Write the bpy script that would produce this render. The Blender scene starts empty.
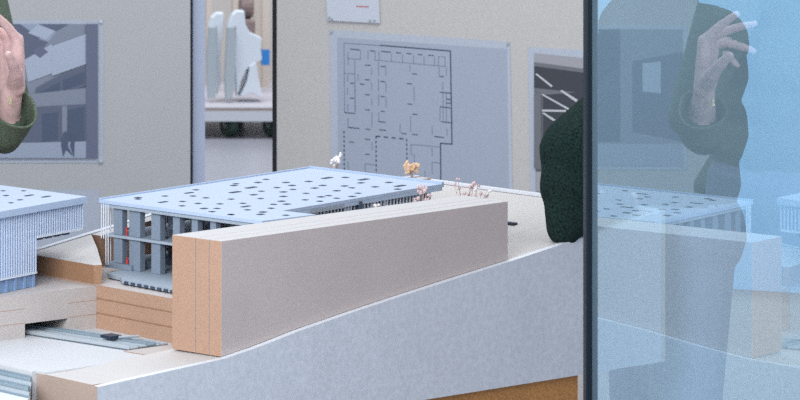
import bpy, bmesh, math, random
import numpy as np
from mathutils import Vector, Matrix
random.seed(7)
S = bpy.context.scene
C = S.collection
EYE = 1.8
FPX, CX, YH = 3344.0, -300.0, -230.0          # focal length (px), axis column, horizon row in the 800x400 frame

# ------------------------------------------------------------------ geometry helpers
def at_z(px, py, z):
    Y = FPX*(EYE-z)/(py-YH); return Vector(((px-CX)*Y/FPX, Y, z))
def at_y(px, py, Y):
    return Vector(((px-CX)*Y/FPX, Y, EYE-(py-YH)*Y/FPX))
def at_plane(px, py, P, n):
    d = Vector(((px-CX)/FPX, 1, -(py-YH)/FPX)); o = Vector((0, 0, EYE))
    s = (P-o).dot(n)/d.dot(n); return o+d*s
A = Vector((.813, .584, 0)).normalized()
B = Vector((A.y, -A.x, 0))
F0 = Vector((.869, 5.57, 0))
def tb(t, b, z): return F0+A*t+B*b+Vector((0, 0, z))
def to_tb(p): d = Vector((p.x-F0.x, p.y-F0.y, 0)); return d.dot(A), d.dot(B)
PSI, CM = .017, 1.2136
MN = Vector((math.cos(PSI), -math.sin(PSI), 0))
def mirror(p): return p+MN*(2*(CM-MN.dot(p)))

def bm_new(): return bmesh.new()
def add_box_axes(bm, o, ux, uy, uz, mi=0):
    vs = [bm.verts.new(o+ux*i+uy*j+uz*k) for k in (0, 1) for j in (0, 1) for i in (0, 1)]
    for f in ((0,1,3,2), (4,6,7,5), (0,4,5,1), (2,3,7,6), (0,2,6,4), (1,5,7,3)):
        bm.faces.new([vs[i] for i in f]).material_index = mi
def add_box(bm, c, s, mi=0):
    add_box_axes(bm, Vector(c)-Vector(s)/2, Vector((s[0],0,0)), Vector((0,s[1],0)), Vector((0,0,s[2])), mi)
def tbox(bm, t0, t1, b0, b1, z0, z1, mi=0):
    add_box_axes(bm, tb(t0, b0, z0), A*(t1-t0), B*(b1-b0), Vector((0,0,z1-z0)), mi)
def add_prism(bm, pts, off, mi_top=0, mi_side=0, mi_bot=None):
    """pts: polygon of Vectors, swept by vector off; first polygon 'bottom', second 'top'"""
    a = [bm.verts.new(p) for p in pts]; b = [bm.verts.new(p+off) for p in pts]
    n = len(pts)
    bm.faces.new(list(reversed(a))).material_index = mi_side if mi_bot is None else mi_bot
    bm.faces.new(b).material_index = mi_top
    for i in range(n):
        bm.faces.new([a[i], a[(i+1) % n], b[(i+1) % n], b[i]]).material_index = mi_side
def add_tube(bm, p, q, r0, r1=None, n=10, mi=0):
    r1 = r0 if r1 is None else r1
    d = (q-p).normalized(); x = d.orthogonal().normalized(); y = d.cross(x)
    a, b = [], []
    for i in range(n):
        w = x*math.cos(2*math.pi*i/n)+y*math.sin(2*math.pi*i/n)
        a.append(bm.verts.new(p+w*r0)); b.append(bm.verts.new(q+w*r1))
    bm.faces.new(list(reversed(a))).material_index = mi; bm.faces.new(b).material_index = mi
    for i in range(n): bm.faces.new([a[i], a[(i+1)%n], b[(i+1)%n], b[i]]).material_index = mi
def add_blob(bm, c, r, sub=1, mi=0, sq=(1,1,1)):
    g = bmesh.ops.create_icosphere(bm, subdivisions=sub, radius=1, matrix=Matrix.Translation(c) @ Matrix.Diagonal((r*sq[0], r*sq[1], r*sq[2], 1)))
    for v in g['verts']:
        for f in v.link_faces: f.material_index = mi
def obj(name, bm, mats, parent=None, bevel=0, smooth=False):
    bmesh.ops.recalc_face_normals(bm, faces=bm.faces)
    me = bpy.data.meshes.new(name)
    if parent is not None: bmesh.ops.translate(bm, verts=bm.verts, vec=-root_loc(parent))
    bm.to_mesh(me); bm.free()
    for m in (mats if isinstance(mats, (list, tuple)) else [mats]): me.materials.append(m)
    o = bpy.data.objects.new(name, me); C.objects.link(o)
    if parent is not None: o.parent = parent
    if smooth:
        for p in me.polygons: p.use_smooth = True
    if bevel:
        b = o.modifiers.new('edge', 'BEVEL'); b.width = bevel; b.segments = 2; b.limit_method = 'ANGLE'
    return o
def root_loc(p):
    v = Vector((0, 0, 0))
    while p is not None: v = v+p.location; p = p.parent
    return v
def thing(name, label, cat, loc, group=None):
    o = bpy.data.objects.new(name, None); C.objects.link(o); o.location = loc; o.empty_display_size = .05
    tag(o, label, cat, group); return o
def tag(o, label, cat, group=None):
    o['label'] = label; o['category'] = cat
    if group: o['group'] = group
    return o
def struct(name, bm, m, parent=None):
    o = obj(name, bm, m, parent)
    if parent is None: o['kind'] = 'structure'
    return o

# ------------------------------------------------------------------ materials
def lin(c):
    return tuple(((v/255)/12.92 if v/255 <= .04045 else ((v/255+.055)/1.055)**2.4) for v in c)+(1,)
def mat(name, c, rough=.6, speck=0, scale=300, c2=None, metal=0, bump=0, spec=.5, big=0):
    m = bpy.data.materials.new(name); m.use_nodes = True
    nt = m.node_tree; p = nt.nodes['Principled BSDF']
    p.inputs['Base Color'].default_value = lin(c); p.inputs['Roughness'].default_value = rough
    p.inputs['Metallic'].default_value = metal; p.inputs['Specular IOR Level'].default_value = spec
    if speck or bump or big:
        tc = nt.nodes.new('ShaderNodeTexCoord')
        nz = nt.nodes.new('ShaderNodeTexNoise'); nz.inputs['Scale'].default_value = scale; nz.inputs['Detail'].default_value = 3
        nt.links.new(tc.outputs['Object'], nz.inputs['Vector'])
        cur = None
        if speck:
            r = nt.nodes.new('ShaderNodeMapRange'); r.inputs[1].default_value = .3; r.inputs[2].default_value = .7
            nt.links.new(nz.outputs['Fac'], r.inputs[0])
            mx = nt.nodes.new('ShaderNodeMix'); mx.data_type = 'RGBA'
            lo = tuple(max(0, v*(1-speck)) for v in c) if c2 is None else c2
            hi = tuple(min(255, v*(1+speck)) for v in c) if c2 is None else c
            mx.inputs[6].default_value = lin(lo); mx.inputs[7].default_value = lin(hi)
            nt.links.new(r.outputs[0], mx.inputs[0]); cur = mx.outputs[2]
        if big:
            n2 = nt.nodes.new('ShaderNodeTexNoise'); n2.inputs['Scale'].default_value = 9; n2.inputs['Detail'].default_value = 4
            nt.links.new(tc.outputs['Object'], n2.inputs['Vector'])
            r2 = nt.nodes.new('ShaderNodeMapRange'); r2.inputs[1].default_value = .3; r2.inputs[2].default_value = .7
            r2.inputs[3].default_value = 1-big; r2.inputs[4].default_value = 1+big
            nt.links.new(n2.outputs['Fac'], r2.inputs[0])
            hs = nt.nodes.new('ShaderNodeHueSaturation'); nt.links.new(r2.outputs[0], hs.inputs['Value'])
            if cur: nt.links.new(cur, hs.inputs['Color'])
            else: hs.inputs['Color'].default_value = lin(c)
            cur = hs.outputs['Color']
        if cur: nt.links.new(cur, p.inputs['Base Color'])
        if bump:
            bp = nt.nodes.new('ShaderNodeBump'); bp.inputs['Strength'].default_value = bump; bp.inputs['Distance'].default_value = .002
            nt.links.new(nz.outputs['Fac'], bp.inputs['Height']); nt.links.new(bp.outputs['Normal'], p.inputs['Normal'])
    return m
M = {}
M['mdf_face'] = mat('mdf_face', (190,176,172), .55, .07, 700, big=.03)
M['mdf_edge'] = mat('mdf_edge', (172,137,114), .7, .09, 600, big=.04)
M['mdf_top'] = mat('mdf_top', (200,196,195), .6, .05, 600)
M['mdf_grey'] = mat('mdf_grey', (172,154,142), .65, .08, 600, big=.03)
M['mdf_dark'] = mat('mdf_dark', (150,112,84), .7, .12, 600)
M['mdf_pale'] = mat('mdf_pale', (190,181,177), .6, .06, 600, big=.03)
M['board_white'] = mat('board_white', (202,202,204), .5, .03, 300, big=.02)
M['panel_white'] = mat('panel_white', (203,206,214), .4, .035, 120, big=.03)
M['rim_white'] = mat('rim_white', (218,220,226), .5)
M['terrain_top'] = mat('terrain_top', (196,191,188), .6, .03, 500)
M['roof_white'] = mat('roof_white', (188,201,222), .45)
M['fascia_blue'] = mat('fascia_blue', (180,196,220), .45)
M['slot'] = mat('slot', (40,50,70), .5)
M['model_grey'] = mat('model_grey', (128,140,155), .6, .06, 500)
M['model_grey_light'] = mat('model_grey_light', (160,170,182), .6, .05, 500)
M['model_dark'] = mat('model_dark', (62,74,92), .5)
M['screen'] = mat('screen', (228,234,244), .45)
M['bar_white'] = mat('bar_white', (204,216,236), .5)
M['screen_glass'] = mat('screen_glass', (134,162,200), .25)
M['screen_base'] = mat('screen_base', (130,156,190), .5)
M['red'] = mat('red', (190,50,50), .6)
M['metal'] = mat('metal', (182,190,196), .38, metal=.35)
M['metal_dark'] = mat('metal_dark', (96,108,116), .35, metal=.5)
M['metal_teal'] = mat('metal_teal', (152,168,178), .3, metal=.35)
M['plinth_wood'] = mat('plinth_wood', (176,122,66), .6, .14, 260, big=.06)
M['wall_left'] = mat('wall_left', (182,183,184), .85, .07, 420, big=.01)
M['wall_right'] = mat('wall_right', (192,189,186), .85, .07, 420, big=.01)
M['black'] = mat('black', (16,20,26), .45)
M['post'] = mat('post', (180,190,212), .4)
M['paper'] = mat('paper', (180,187,200), .75, .03, 200)
M['print_field'] = mat('print_field', (163,171,187), .75, .03, 300)
M['paper_grey'] = mat('paper_grey', (196,202,212), .75, .02, 200)
M['line'] = mat('line', (58,70,92), .8)
M['line_soft'] = mat('line_soft', (104,118,142), .8)
M['ink_red'] = mat('ink_red', (190,90,96), .8)
M['floor'] = mat('floor', (168,168,178), .25, .04, 40, big=.03)
M['far_wall'] = mat('far_wall', (205,198,192), .8)
M['trolley_white'] = mat('trolley_white', (214,218,224), .5)
M['trolley_deck'] = mat('trolley_deck', (200,196,204), .5)
M['trolley_edge'] = mat('trolley_edge', (170,146,130), .6)
M['plaster'] = mat('plaster', (222,230,238), .6)
M['plaster_edge'] = mat('plaster_edge', (176,186,192), .7)
M['tyre'] = mat('tyre', (44,70,58), .5)
M['hub'] = mat('hub', (140,150,140), .4, metal=.5)
M['cream'] = mat('cream', (216,204,192), .7)
M['brown'] = mat('brown', (140,122,120), .8, .1, 60)
M['blue_tape'] = mat('blue_tape', (52,140,220), .5)
M['blue_panel'] = mat('blue_panel', (154,200,234), .7)
M['skin'] = mat('skin', (226,188,184), .5, .04, 120, big=.03)
M['nail'] = mat('nail', (214,150,148), .35)
M['knit_dark'] = mat('knit_dark', (26,40,38), .95, .45, 260, bump=.8, spec=.1)
M['jacket'] = mat('jacket', (98,110,94), .9, .22, 320, bump=.5, spec=.15)
M['lining'] = mat('lining', (44,48,58), .9)
M['trousers'] = mat('trousers', (128,138,158), .9)
M['shoe'] = mat('shoe', (30,30,34), .5)
M['hair'] = mat('hair', (52,40,34), .6)
M['eye'] = mat('eye', (40,34,32), .2)
M['gold'] = mat('gold', (214,206,160), .25, metal=.6)
M['leaf_white'] = mat('leaf_white', (238,232,230), .8)
M['leaf_orange'] = mat('leaf_orange', (230,196,164), .8)
M['leaf_pink'] = mat('leaf_pink', (222,196,196), .8)
M['twig'] = mat('twig', (176,156,150), .8)
M['frame_dark'] = mat('frame_dark', (12,24,34), .4, spec=.3)

# prints
for n, c in dict(p_sky=(152,164,184), p_mid=(136,143,159), p_dark=(98,106,126), p_deep=(82,94,116), p_light=(172,182,200), p_col=(106,112,134),
                 p_floor=(158,168,186), g_dark=(62,66,74), g_mid=(112,114,120), g_light=(160,160,166), g_white=(196,198,202)).items():
    M[n] = mat(n, c, .7)

def glass_mat(name, refl, tint, rcol):
    m = bpy.data.materials.new(name); m.use_nodes = True; nt = m.node_tree
    for n in list(nt.nodes):
        if n.type != 'OUTPUT_MATERIAL': nt.nodes.remove(n)
    out = nt.nodes['Material Output']
    tr = nt.nodes.new('ShaderNodeBsdfTransparent'); tr.inputs[0].default_value = tint
    gl = nt.nodes.new('ShaderNodeBsdfGlossy'); gl.inputs[0].default_value = rcol; gl.inputs['Roughness'].default_value = 0.0
    mx = nt.nodes.new('ShaderNodeMixShader')
    if refl > 0:
        lw = nt.nodes.new('ShaderNodeFresnel'); lw.inputs['IOR'].default_value = 1.5
        mr = nt.nodes.new('ShaderNodeMapRange'); mr.inputs[1].default_value = 0.04; mr.inputs[2].default_value = .35
        mr.inputs[3].default_value = .12; mr.inputs[4].default_value = refl
        nt.links.new(lw.outputs[0], mr.inputs[0]); nt.links.new(mr.outputs[0], mx.inputs[0])
    else: mx.inputs[0].default_value = 0
    nt.links.new(tr.outputs[0], mx.inputs[1]); nt.links.new(gl.outputs[0], mx.inputs[2])
    if refl > 0:                                             # bluish haze over the pane, painted in as a diffuse layer
        df = nt.nodes.new('ShaderNodeBsdfDiffuse'); df.inputs[0].default_value = (.55, .80, 1, 1)
        m2 = nt.nodes.new('ShaderNodeMixShader'); m2.inputs[0].default_value = .12
        nt.links.new(mx.outputs[0], m2.inputs[1]); nt.links.new(df.outputs[0], m2.inputs[2]); nt.links.new(m2.outputs[0], out.inputs[0])
    else: nt.links.new(mx.outputs[0], out.inputs[0])
    return m
M['glass_face'] = glass_mat('glass_face', .62, (.72, .91, 1, 1), (.74, .91, 1, 1))
M['glass_back'] = glass_mat('glass_back', 0, (.96, .98, 1, 1), (1, 1, 1, 1))

# ------------------------------------------------------------------ camera
cam_d = bpy.data.cameras.new('camera'); cam = bpy.data.objects.new('camera', cam_d); C.objects.link(cam)
cam.location = (0, 0, EYE); cam.rotation_euler = (math.pi/2, 0, 0)
cam_d.sensor_width = 36; cam_d.lens = FPX/800*36
cam_d.shift_x = (400-CX)/800; cam_d.shift_y = -(200-YH)/800
cam_d.clip_end = 200
cam_d.dof.use_dof = True; cam_d.dof.focus_distance = 6.0; cam_d.dof.aperture_fstop = 20
S.camera = cam

# ------------------------------------------------------------------ the room
bm = bm_new(); add_box(bm, (2, 9, -.05), (16, 24, .1)); struct('floor', bm, M['floor'])
YW = 9.5
xl = at_y(190.3, 0, YW).x
bm = bm_new(); add_box_axes(bm, Vector((-3.2, YW, 0)), Vector((xl+3.2, 0, 0)), Vector((0, .05, 0)), Vector((0, 0, 2.6)))
struct('wall_left', bm, M['wall_left'])
bm = bm_new(); x2 = at_y(192.9, 0, YW).x
add_box_axes(bm, Vector((xl+.0005, YW+.002, 0)), Vector((x2-xl-.0005, 0, 0)), Vector((0, .05, 0)), Vector((0, 0, 2.6)))
struct('trim_1', bm, M['black'])
bm = bm_new(); x3 = at_y(205, 0, YW+.03).x
add_box_axes(bm, Vector((x2+.0005, YW+.03, 0)), Vector((x3-x2-.0005, 0, 0)), Vector((0, .05, 0)), Vector((0, 0, 2.6)))
struct('trim_2', bm, M['post'])
# right partition, turned so that its right end stands nearer
W0 = at_y(276.8, 0, 9.5); TH = .75
WD = Vector((1, -TH, 0)).normalized(); WN = Vector((-TH, -1, 0)).normalized()     # WN points to the viewer
W0.z = 0
def wallp(px, py, off=0): return at_plane(px, py, W0+WN*off, WN)
bm = bm_new(); add_box_axes(bm, W0.copy(), WD*2.9, -WN*.05, Vector((0, 0, 2.6))); struct('wall_right', bm, M['wall_right'])
bm = bm_new(); wb = W0-WD*.0135; add_box_axes(bm, wb+WN*.001, WD*.013, -WN*.05, Vector((0, 0, 2.6))); struct('trim_3', bm, M['black'])
bm = bm_new(); add_box(bm, (3.0, 18.3, 1.3), (8, .1, 2.6)); struct('wall_back', bm, M['far_wall'])

# ------------------------------------------------------------------ posters
def wl(px, py, off=0): return at_y(px, py, YW-off)
def sheet(bm, quad, fn, off, th=.0006, mi=0):
    """polygon in picture coordinates laid on a wall by fn, with thickness th"""
    p = [fn(x, y, off) for x, y in quad]; q = [fn(x, y, off+th) for x, y in quad]
    a = [bm.verts.new(v) for v in p]; b = [bm.verts.new(v) for v in q]; n = len(p)
    bm.faces.new(a).material_index = mi; bm.faces.new(list(reversed(b))).material_index = mi
    for i in range(n): bm.faces.new([a[i], a[(i+1)%n], b[(i+1)%n], b[i]]).material_index = mi
def photo_poster(fn, paper_quad, shapes, label, group=None, pins=()):
    c = fn(*paper_quad[0], .001)
    t = thing('photo_poster', label, 'poster', c, group)
    bm = bm_new(); sheet(bm, paper_quad, fn, .0005, .001); obj('paper', bm, M['paper'], t)
    mats, bm = [], bm_new()
    for i, (m, poly) in enumerate(shapes):
        if m not in mats: mats.append(m)
        sheet(bm, poly, fn, .0018+.0003*i, .0002, mats.index(m))
    obj('printed_photo', bm, [M[m] for m in mats], t)
    for (x, y) in pins:
        bm = bm_new(); p = fn(x, y, .0012); n = (fn(x, y, .01)-fn(x, y, 0)).normalized()
        add_tube(bm, p, p+n*.006, .006, .005, 10); obj('pin', bm, M['metal'], t)
    return t
def atrium(dx=0, flip=False):
    s = [('p_mid', [(-62,24),(98,24),(98,158),(-62,158)]),
         ('p_sky', [(-62,24),(62,24),(50,40),(20,62),(-62,62)]),
         ('p_dark', [(5,24),(20,24),(40,38),(22,44)]), ('p_light', [(28,33),(38,24),(56,30),(46,40)]),
         ('p_dark', [(16,50),(30,36),(48,42),(36,56),(20,66)]), ('p_dark', [(38,24),(68,24),(56,31)]),
         ('p_light', [(24,60),(52,44),(56,72),(28,82)]),
         ('p_col', [(32,52),(40,45),(48,52),(40,58)]),
         ('p_light', [(52,46),(86,34),(86,62),(52,72)]),
         ('p_dark', [(36,88),(62,74),(86,66),(86,86),(36,104)]),
         ('p_deep', [(40,92),(60,82),(60,92),(40,99)]), ('p_deep', [(63,80),(84,72),(84,83),(63,90)]),
         ('p_light', [(52,72),(86,60),(86,64),(52,76)]),
         ('p_mid', [(-62,104),(86,88),(86,104),(-62,112)]),
         ('p_dark', [(-62,112),(86,104),(86,142),(-62,146)]),
         ('p_deep', [(42,114),(58,112),(58,140),(42,142)]), ('p_deep', [(68,110),(84,107),(84,141),(68,142)]),
         ('p_mid', [(62,106),(67,106),(67,142),(62,142)]),
         ('p_floor', [(-62,145),(98,141),(98,158),(-62,158)]),
         ('p_col', [(86,24),(98,24),(98,158),(86,158)]),
         ('p_deep', [(61,144),(63,133),(66,131),(69,136),(68,146),(73,156),(66,150),(63,157)]),
         ('p_deep', [(70,146),(72,134),(75,136),(74,158)])]
    return [(m, [(x+dx, y) for x, y in poly]) for m, poly in s]
photo_poster(wl, [(-68,20),(103.5,20),(103.5,163),(-68,163)], atrium(),
             'photo print of a glazed atrium on grey wall behind the raised hand', pins=[(101,21.5),(101,161)])
photo_poster(lambda x, y, o=0: wl(x+110, y, o), [(-424,24),(-308,24),(-308,168),(-424,168)],
             [('p_mid', [(-420,28),(-312,28),(-312,164),(-420,164)]), ('p_dark', [(-420,50),(-370,60),(-370,130),(-420,140)]),
              ('p_dark', [(-358,28),(-336,28),(-336,140),(-358,140)]), ('p_light', [(-398,60),(-380,62),(-380,90),(-398,92)]),
              ('p_floor', [(-420,142),(-312,142),(-312,164),(-420,164)])],
             'dusky photo print on the left wall, mirrored in the glass')
o = bm_new(); sheet(o, [(-40,188.5),(99.5,190),(99.5,262),(-40,262)], wl, .0005, .001)
tag(obj('blank_sheet', o, M['paper']), 'plain pale blue sheet low on the wall between the two model roofs', 'sheet')
o = bm_new(); sheet(o, [(-660,-160),(-478,-160),(-478,330),(-660,330)], wl, .0005, .012)
tag(obj('wall_backdrop', o, M['blue_panel']), 'added sky blue banner on the left wall, mirrored in the glass', 'backdrop')  # out-of-view blue sheet added to colour the reflection in the glass
o = bm_new(); sheet(o, [(598,-170),(900,-160),(900,300),(598,280)], wallp, .003, .012)
tag(obj('wall_backdrop', o, M['blue_panel']), 'added tall sky blue banner on the partition behind the glass screen', 'backdrop')  # blue sheet added so the pane shows a bright blue veil
# beams photograph at the right
photo_poster(wallp, [(528,47),(597,51),(597,201),(530.5,196)],
             [('g_mid', [(534,53),(593,59),(593,199),(536,191)]),
              ('g_light', [(534,53),(593,59),(593,70),(534,62)]), ('g_mid', [(534,62),(593,70),(593,74),(534,66)]),
              ('g_dark', [(534,66),(593,74),(593,100),(534,88)]), ('g_mid', [(534,88),(593,94),(593,120),(534,91)]),
              ('g_dark', [(543,95),(580,92),(593,96),(593,150),(543,140)]),
              ('g_white', [(541,94.5),(543,94),(572,110),(570,111)]), ('g_white', [(535,74),(537,73.5),(553,86),(551,87)]),
              ('g_white', [(560,91),(562,90),(578,100),(576,102)]), ('g_white', [(542,109.5),(566,110),(566,112),(542,111.5)]),
              ('g_white', [(542,113),(544,112.5),(556,120),(553,121)]), ('g_mid', [(534,92),(541,94),(541,170),(534,168)]),
              ('g_light', [(536,172),(593,168),(593,199),(536,191)])],
             'photo print of a beamed ceiling, partly behind the dark elbow')
# small caption card
t = thing('caption_card', 'small white caption card with a red line above the floor plan', 'card', wallp(325, 20))
bm = bm_new(); sheet(bm, [(325.5,-14),(378.5,-10.5),(380,23.3),(327.5,20.5)], wallp, .0005, .006); obj('board', bm, M['paper_grey'], t)
bm = bm_new()
for k in range(6): sheet(bm, [(356.5+k*2.1,5.7+k*.08),(358.2+k*2.1,5.8+k*.08),(358.2+k*2.1,7.1+k*.08),(356.5+k*2.1,7.0+k*.08)], wallp, .0066, .0003)
obj('red_text', bm, M['ink_red'], t)
for (x, y) in ((329.5,17.5),(332,19),(370,20.3),(374.5,20.3)):
    bm = bm_new(); p = wallp(x, y, .0066); add_tube(bm, p, p+WN*.005, .004, .003, 8); obj('pin', bm, M['metal'], t)
# floor plan sheet
t = thing('plan_poster', 'large pale blue floor plan print pinned to the grey partition', 'poster', wallp(331, 30))
bm = bm_new(); sheet(bm, [(329.5,29.5),(510,42),(513.5,232),(331.5,222)], wallp, .0005, .001); obj('paper', bm, M['paper'], t)
bm = bm_new()
def seg(x0, y0, x1, y1, w=.55, mi=1):
    dx, dy = x1-x0, y1-y0; l = math.hypot(dx, dy); nx, ny = -dy/l*w/2, dx/l*w/2
    sheet(bm, [(x0+nx,y0+ny),(x1+nx,y1+ny),(x1-nx,y1-ny),(x0-nx,y0-ny)], wallp, .0017, .0003, mi)
def dash(x0, y0, x1, y1, n, w=1.2):
    for k in range(n):
        a, b = k/n, (k+.55)/n
        seg(x0+(x1-x0)*a, y0+(y1-y0)*a, x0+(x1-x0)*b, y0+(y1-y0)*b, w, 0)
for s in [(380,45.3,450.6,51),(450.4,50.7,452,144.3),(452.2,144.2,440.3,143.2),(440.5,143,440.8,184)]: seg(*s, 1.15, 0)
dash(344,131,344.3,172,9); dash(376,136,376.2,178,9); dash(406.6,139,407,166,6); dash(376,136.2,407,139.2,4,1.3)
for s in [(350,49,359.5,50),(370,50.7,375,51.2),(381,51.3,390.5,52.2),(396,52.6,401,53.1),(406.5,53.4,411.5,53.9),(417.5,54.3,422.3,54.8),(428,55.2,433.6,55.7),
          (350,83,354,83.4),(350,98,354,98.4),(344.6,112.6,355,113.4),(365,65,370.5,65.5),(365,79.5,370,80),(360,84,364,84.4),(365,94.5,370,95),(365,109.7,370,110.2),
          (380.5,66.2,385,66.7),(380.5,81.3,385,81.8),(380.5,96.3,385,96.8),(380.5,111.2,385,111.7),(412,73.7,417,74.2),(407,83.5,412,84),(407.5,103.6,412,104.5),
          (412.5,114,417.5,114.6),(440,76.3,444,76.8),(440,92.2,450.5,93.2),(440,106.7,450.5,108),(446,99,450.5,99.4),(446,103,450.5,103.4),
          (378,121.5,385.5,122.3),(379,129.7,386,130.5),(348,127.3,359.5,128.6),(365.5,129,370.5,129.6),(365,139,370,139.6),(349,141.8,354,142.3),(365,154,370,154.6),
          (402,133.4,406.5,134),(412,134.2,418,135),(434,136.4,444,137.6),(441,121.6,450.8,122.8)]: seg(*s, .9, 0)
for s in [(344,43,380,45.6),(344,43,344.6,113),(348,52,348,65),(360.5,50,360.5,59.5),(368,51,368,59.5),(375,51.5,375,60),(379,51.5,379,60.5),(391.5,53,391.5,61.5),
          (402.5,54,402.5,62.5),(413.5,55,413.5,64),(424,56,424,65),(434.5,56.5,434.5,66),(348,58.5,361,59.5),(374,60,446,66.5),(438.5,56.5,445,57),(438.5,56.5,438.5,66),
          (445,57,445,66.5),(354.7,59.5,355.2,112.6),(344.4,73.2,355,74),(347.6,75,347.6,81),(347.6,88,347.6,95),(347.8,104,347.8,111),(358,74,358,81),
          (371.6,68,371.6,75),(371.6,83,371.6,90),(371.8,98,371.8,105),(371.8,112,372,127),(378.4,62,378.5,76),(385.7,65,385.8,76),(378.5,79,378.5,91),(385.8,82,385.9,92),
          (378.6,94,378.6,106),(386,97,386,107),(378.8,112,378.8,121),(410,65,410,72),(414,86,414.2,101),(410.5,116,410.7,132),(400,124,400,132),(400,132,403,133.4),
          (439,67,439,77),(446.4,67,446.4,76),(442.6,82,442.7,90),(443,93,443,106),(446.3,93,446.4,122),(440,107,440,121),(443,108,443.2,120),(432,126,432.2,135),(447,128,447,136),
          (348,118,348,127),(372,142,372,150),(348,162,348.2,170),(365,164,375.5,165),(365,164,365.2,172.5),(365.2,172.5,375,174),(411,144.4,440.4,147),(411,144.4,411.2,154.5),
          (411.2,154.5,414.5,155),(414.4,155,414.6,163),(432,148,432.2,156),(432,162,432.2,174),(432,162.2,440.5,163),(425,171,425.2,181),(355,83,355,112)]: seg(*s, .55, 1)
bm2 = bm_new(); sheet(bm2, [(337,37.5),(507,49),(509.5,225),(338.5,216)], wallp, .00155, .0001); obj('printed_field', bm2, M['print_field'], t)
obj('plan_drawing', bm, [M['line'], M['line_soft']], t)
for (x, y) in ((331.5,31.5),(508,43.5)):
    bm = bm_new(); p = wallp(x, y, .0015); add_tube(bm, p, p+WN*.005, .005, .004, 8); obj('pin', bm, M['metal'], t)

# ------------------------------------------------------------------ trolley seen through the gap
YT = 16.3
tx = lambda px, Y=YT: (px-CX)*Y/FPX
tz = lambda py, Y=YT: EYE-(py-YH)*Y/FPX
t = thing('flat_trolley', 'low white flat trolley on green castors seen through the wall gap', 'trolley', Vector((tx(240), YT+.6, 0)))
x0, x1 = tx(160), tx(330)
bm = bm_new(); add_box_axes(bm, Vector((x0, YT, tz(108.5))), Vector((x1-x0,0,0)), Vector((0,1.35,0)), Vector((0,0,.006))); obj('deck', bm, M['trolley_deck'], t)
bm = bm_new(); add_box_axes(bm, Vector((x0, YT+.001, tz(110.5))), Vector((x1-x0,0,0)), Vector((0,1.34,0)), Vector((0,0,tz(108.5)-tz(110.5)))); obj('plywood_edge', bm, M['trolley_edge'], t)
bm = bm_new(); add_box_axes(bm, Vector((x0, YT+.002, tz(121.5))), Vector((x1-x0,0,0)), Vector((0,1.3,0)), Vector((0,0,tz(110.5)-tz(121.5)))); obj('frame', bm, M['trolley_white'], t)
for px, yy in ((229,.1),(272,.1),(185,.1),(315,.1),(236,1.15),(279,1.15)):
    xw = tx(px, YT+yy)
    bm = bm_new(); add_tube(bm, Vector((xw-.018, YT+yy, .068)), Vector((xw+.018, YT+yy+.012, .068)), .067, n=24); w = obj('castor', bm, M['tyre'], t, .006)
    bm = bm_new(); add_tube(bm, Vector((xw-.021, YT+yy, .068)), Vector((xw+.021, YT+yy+.012, .068)), .022, n=14); obj('hub', bm, M['hub'], w)
    bm = bm_new(); add_box(bm, (xw-.026, YT+yy, .09), (.006, .04, .06)); obj('fork', bm, M['metal_dark'], w)
    bm = bm_new(); add_box(bm, (xw+.026, YT+yy+.012, .09), (.006, .04, .06)); obj('fork', bm, M['metal_dark'], w)
    # wide face to the viewer
def pl(pts, Y): return [Vector((tx(x, Y), Y, tz(y, Y))) for x, y in pts]
def white_piece(dx, slab, body, foot, label, Y):
    t = thing('white_casting', label, 'model piece', Vector((tx(slab[0][0]+dx, Y), Y, tz(108.5)+.006)))
    sh = lambda P: [(x+dx, y) for x, y in P]
    bm = bm_new(); add_prism(bm, pl(sh(slab), Y), Vector((0, .035, 0))); obj('front_board', bm, M['plaster_edge'], t, .003)
    bm = bm_new(); add_prism(bm, pl(sh(body), Y+.04), Vector((.01, .12, 0))); obj('curved_shell', bm, M['plaster'], t, .003)
    if foot:
        bm = bm_new(); add_prism(bm, pl(sh(foot), Y+.03), Vector((.01, .16, 0))); obj('foot', bm, M['plaster'], t, .004)
white_piece(0, [(227.5,27),(235,27),(236,50),(235,80),(232.5,99.5),(226,99.5),(225,80),(226.5,50)],
            [(228,27),(233,15),(237,11.5),(244.5,11.5),(245.5,24),(250,33),(262,38.5),(261,50),(262,60),(254,63),(246,70),(241,82),(237,97),(235,60),(236,27)],
            [(240,97),(247,82),(250,66),(256,62),(259,80),(263,98),(252,93)],
            'white curved casting with a pointed right tip on the trolley', YT+.2)
white_piece(0, [(209,27),(216.5,27),(217,60),(215.5,98),(208,98),(207,60)],
            [(209,27),(212,18),(217,13.5),(224,13.5),(222.5,30),(220,60),(221.5,80),(217,96),(217,27)],
            None, 'narrower white casting at the left end of the trolley', YT+.22)
for (pa, pb, top, Yp, lab) in ((262.5,269.5,-60,17.3,'cream timber post with blue tape behind the white casting'),
                               (254.5,261.5,-60,17.45,'cream timber post left of the taped one'),
                               (233,241.5,-60,17.5,'pale timber post behind the peak of the pointed casting'),
                               (206.5,212,-60,17.4,'cream timber post at the left edge of the wall gap')):
    za = tz(108.5)+.006
    bm = bm_new(); add_box_axes(bm, Vector((tx(pa, Yp), Yp, za)), Vector((tx(pb, Yp)-tx(pa, Yp),0,0)), Vector((0,.05,0)), Vector((0,0,tz(top, Yp)-za)))
    if 'with blue' in lab:
        t = thing('timber_post', lab, 'post', Vector((tx(pa, Yp), Yp, za))); obj('shaft', bm, M['cream'], t)
        bm = bm_new(); add_box_axes(bm, Vector((tx(pa, Yp)-.001, Yp-.001, tz(65, Yp))), Vector((tx(pb, Yp)-tx(pa, Yp)+.002,0,0)), Vector((0,.052,0)), Vector((0,0,tz(49.5, Yp)-tz(65, Yp)))); obj('tape', bm, M['blue_tape'], t)
    else: tag(obj('timber_post', bm, M['cream']), lab, 'post')
za = tz(108.5)+.006
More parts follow.
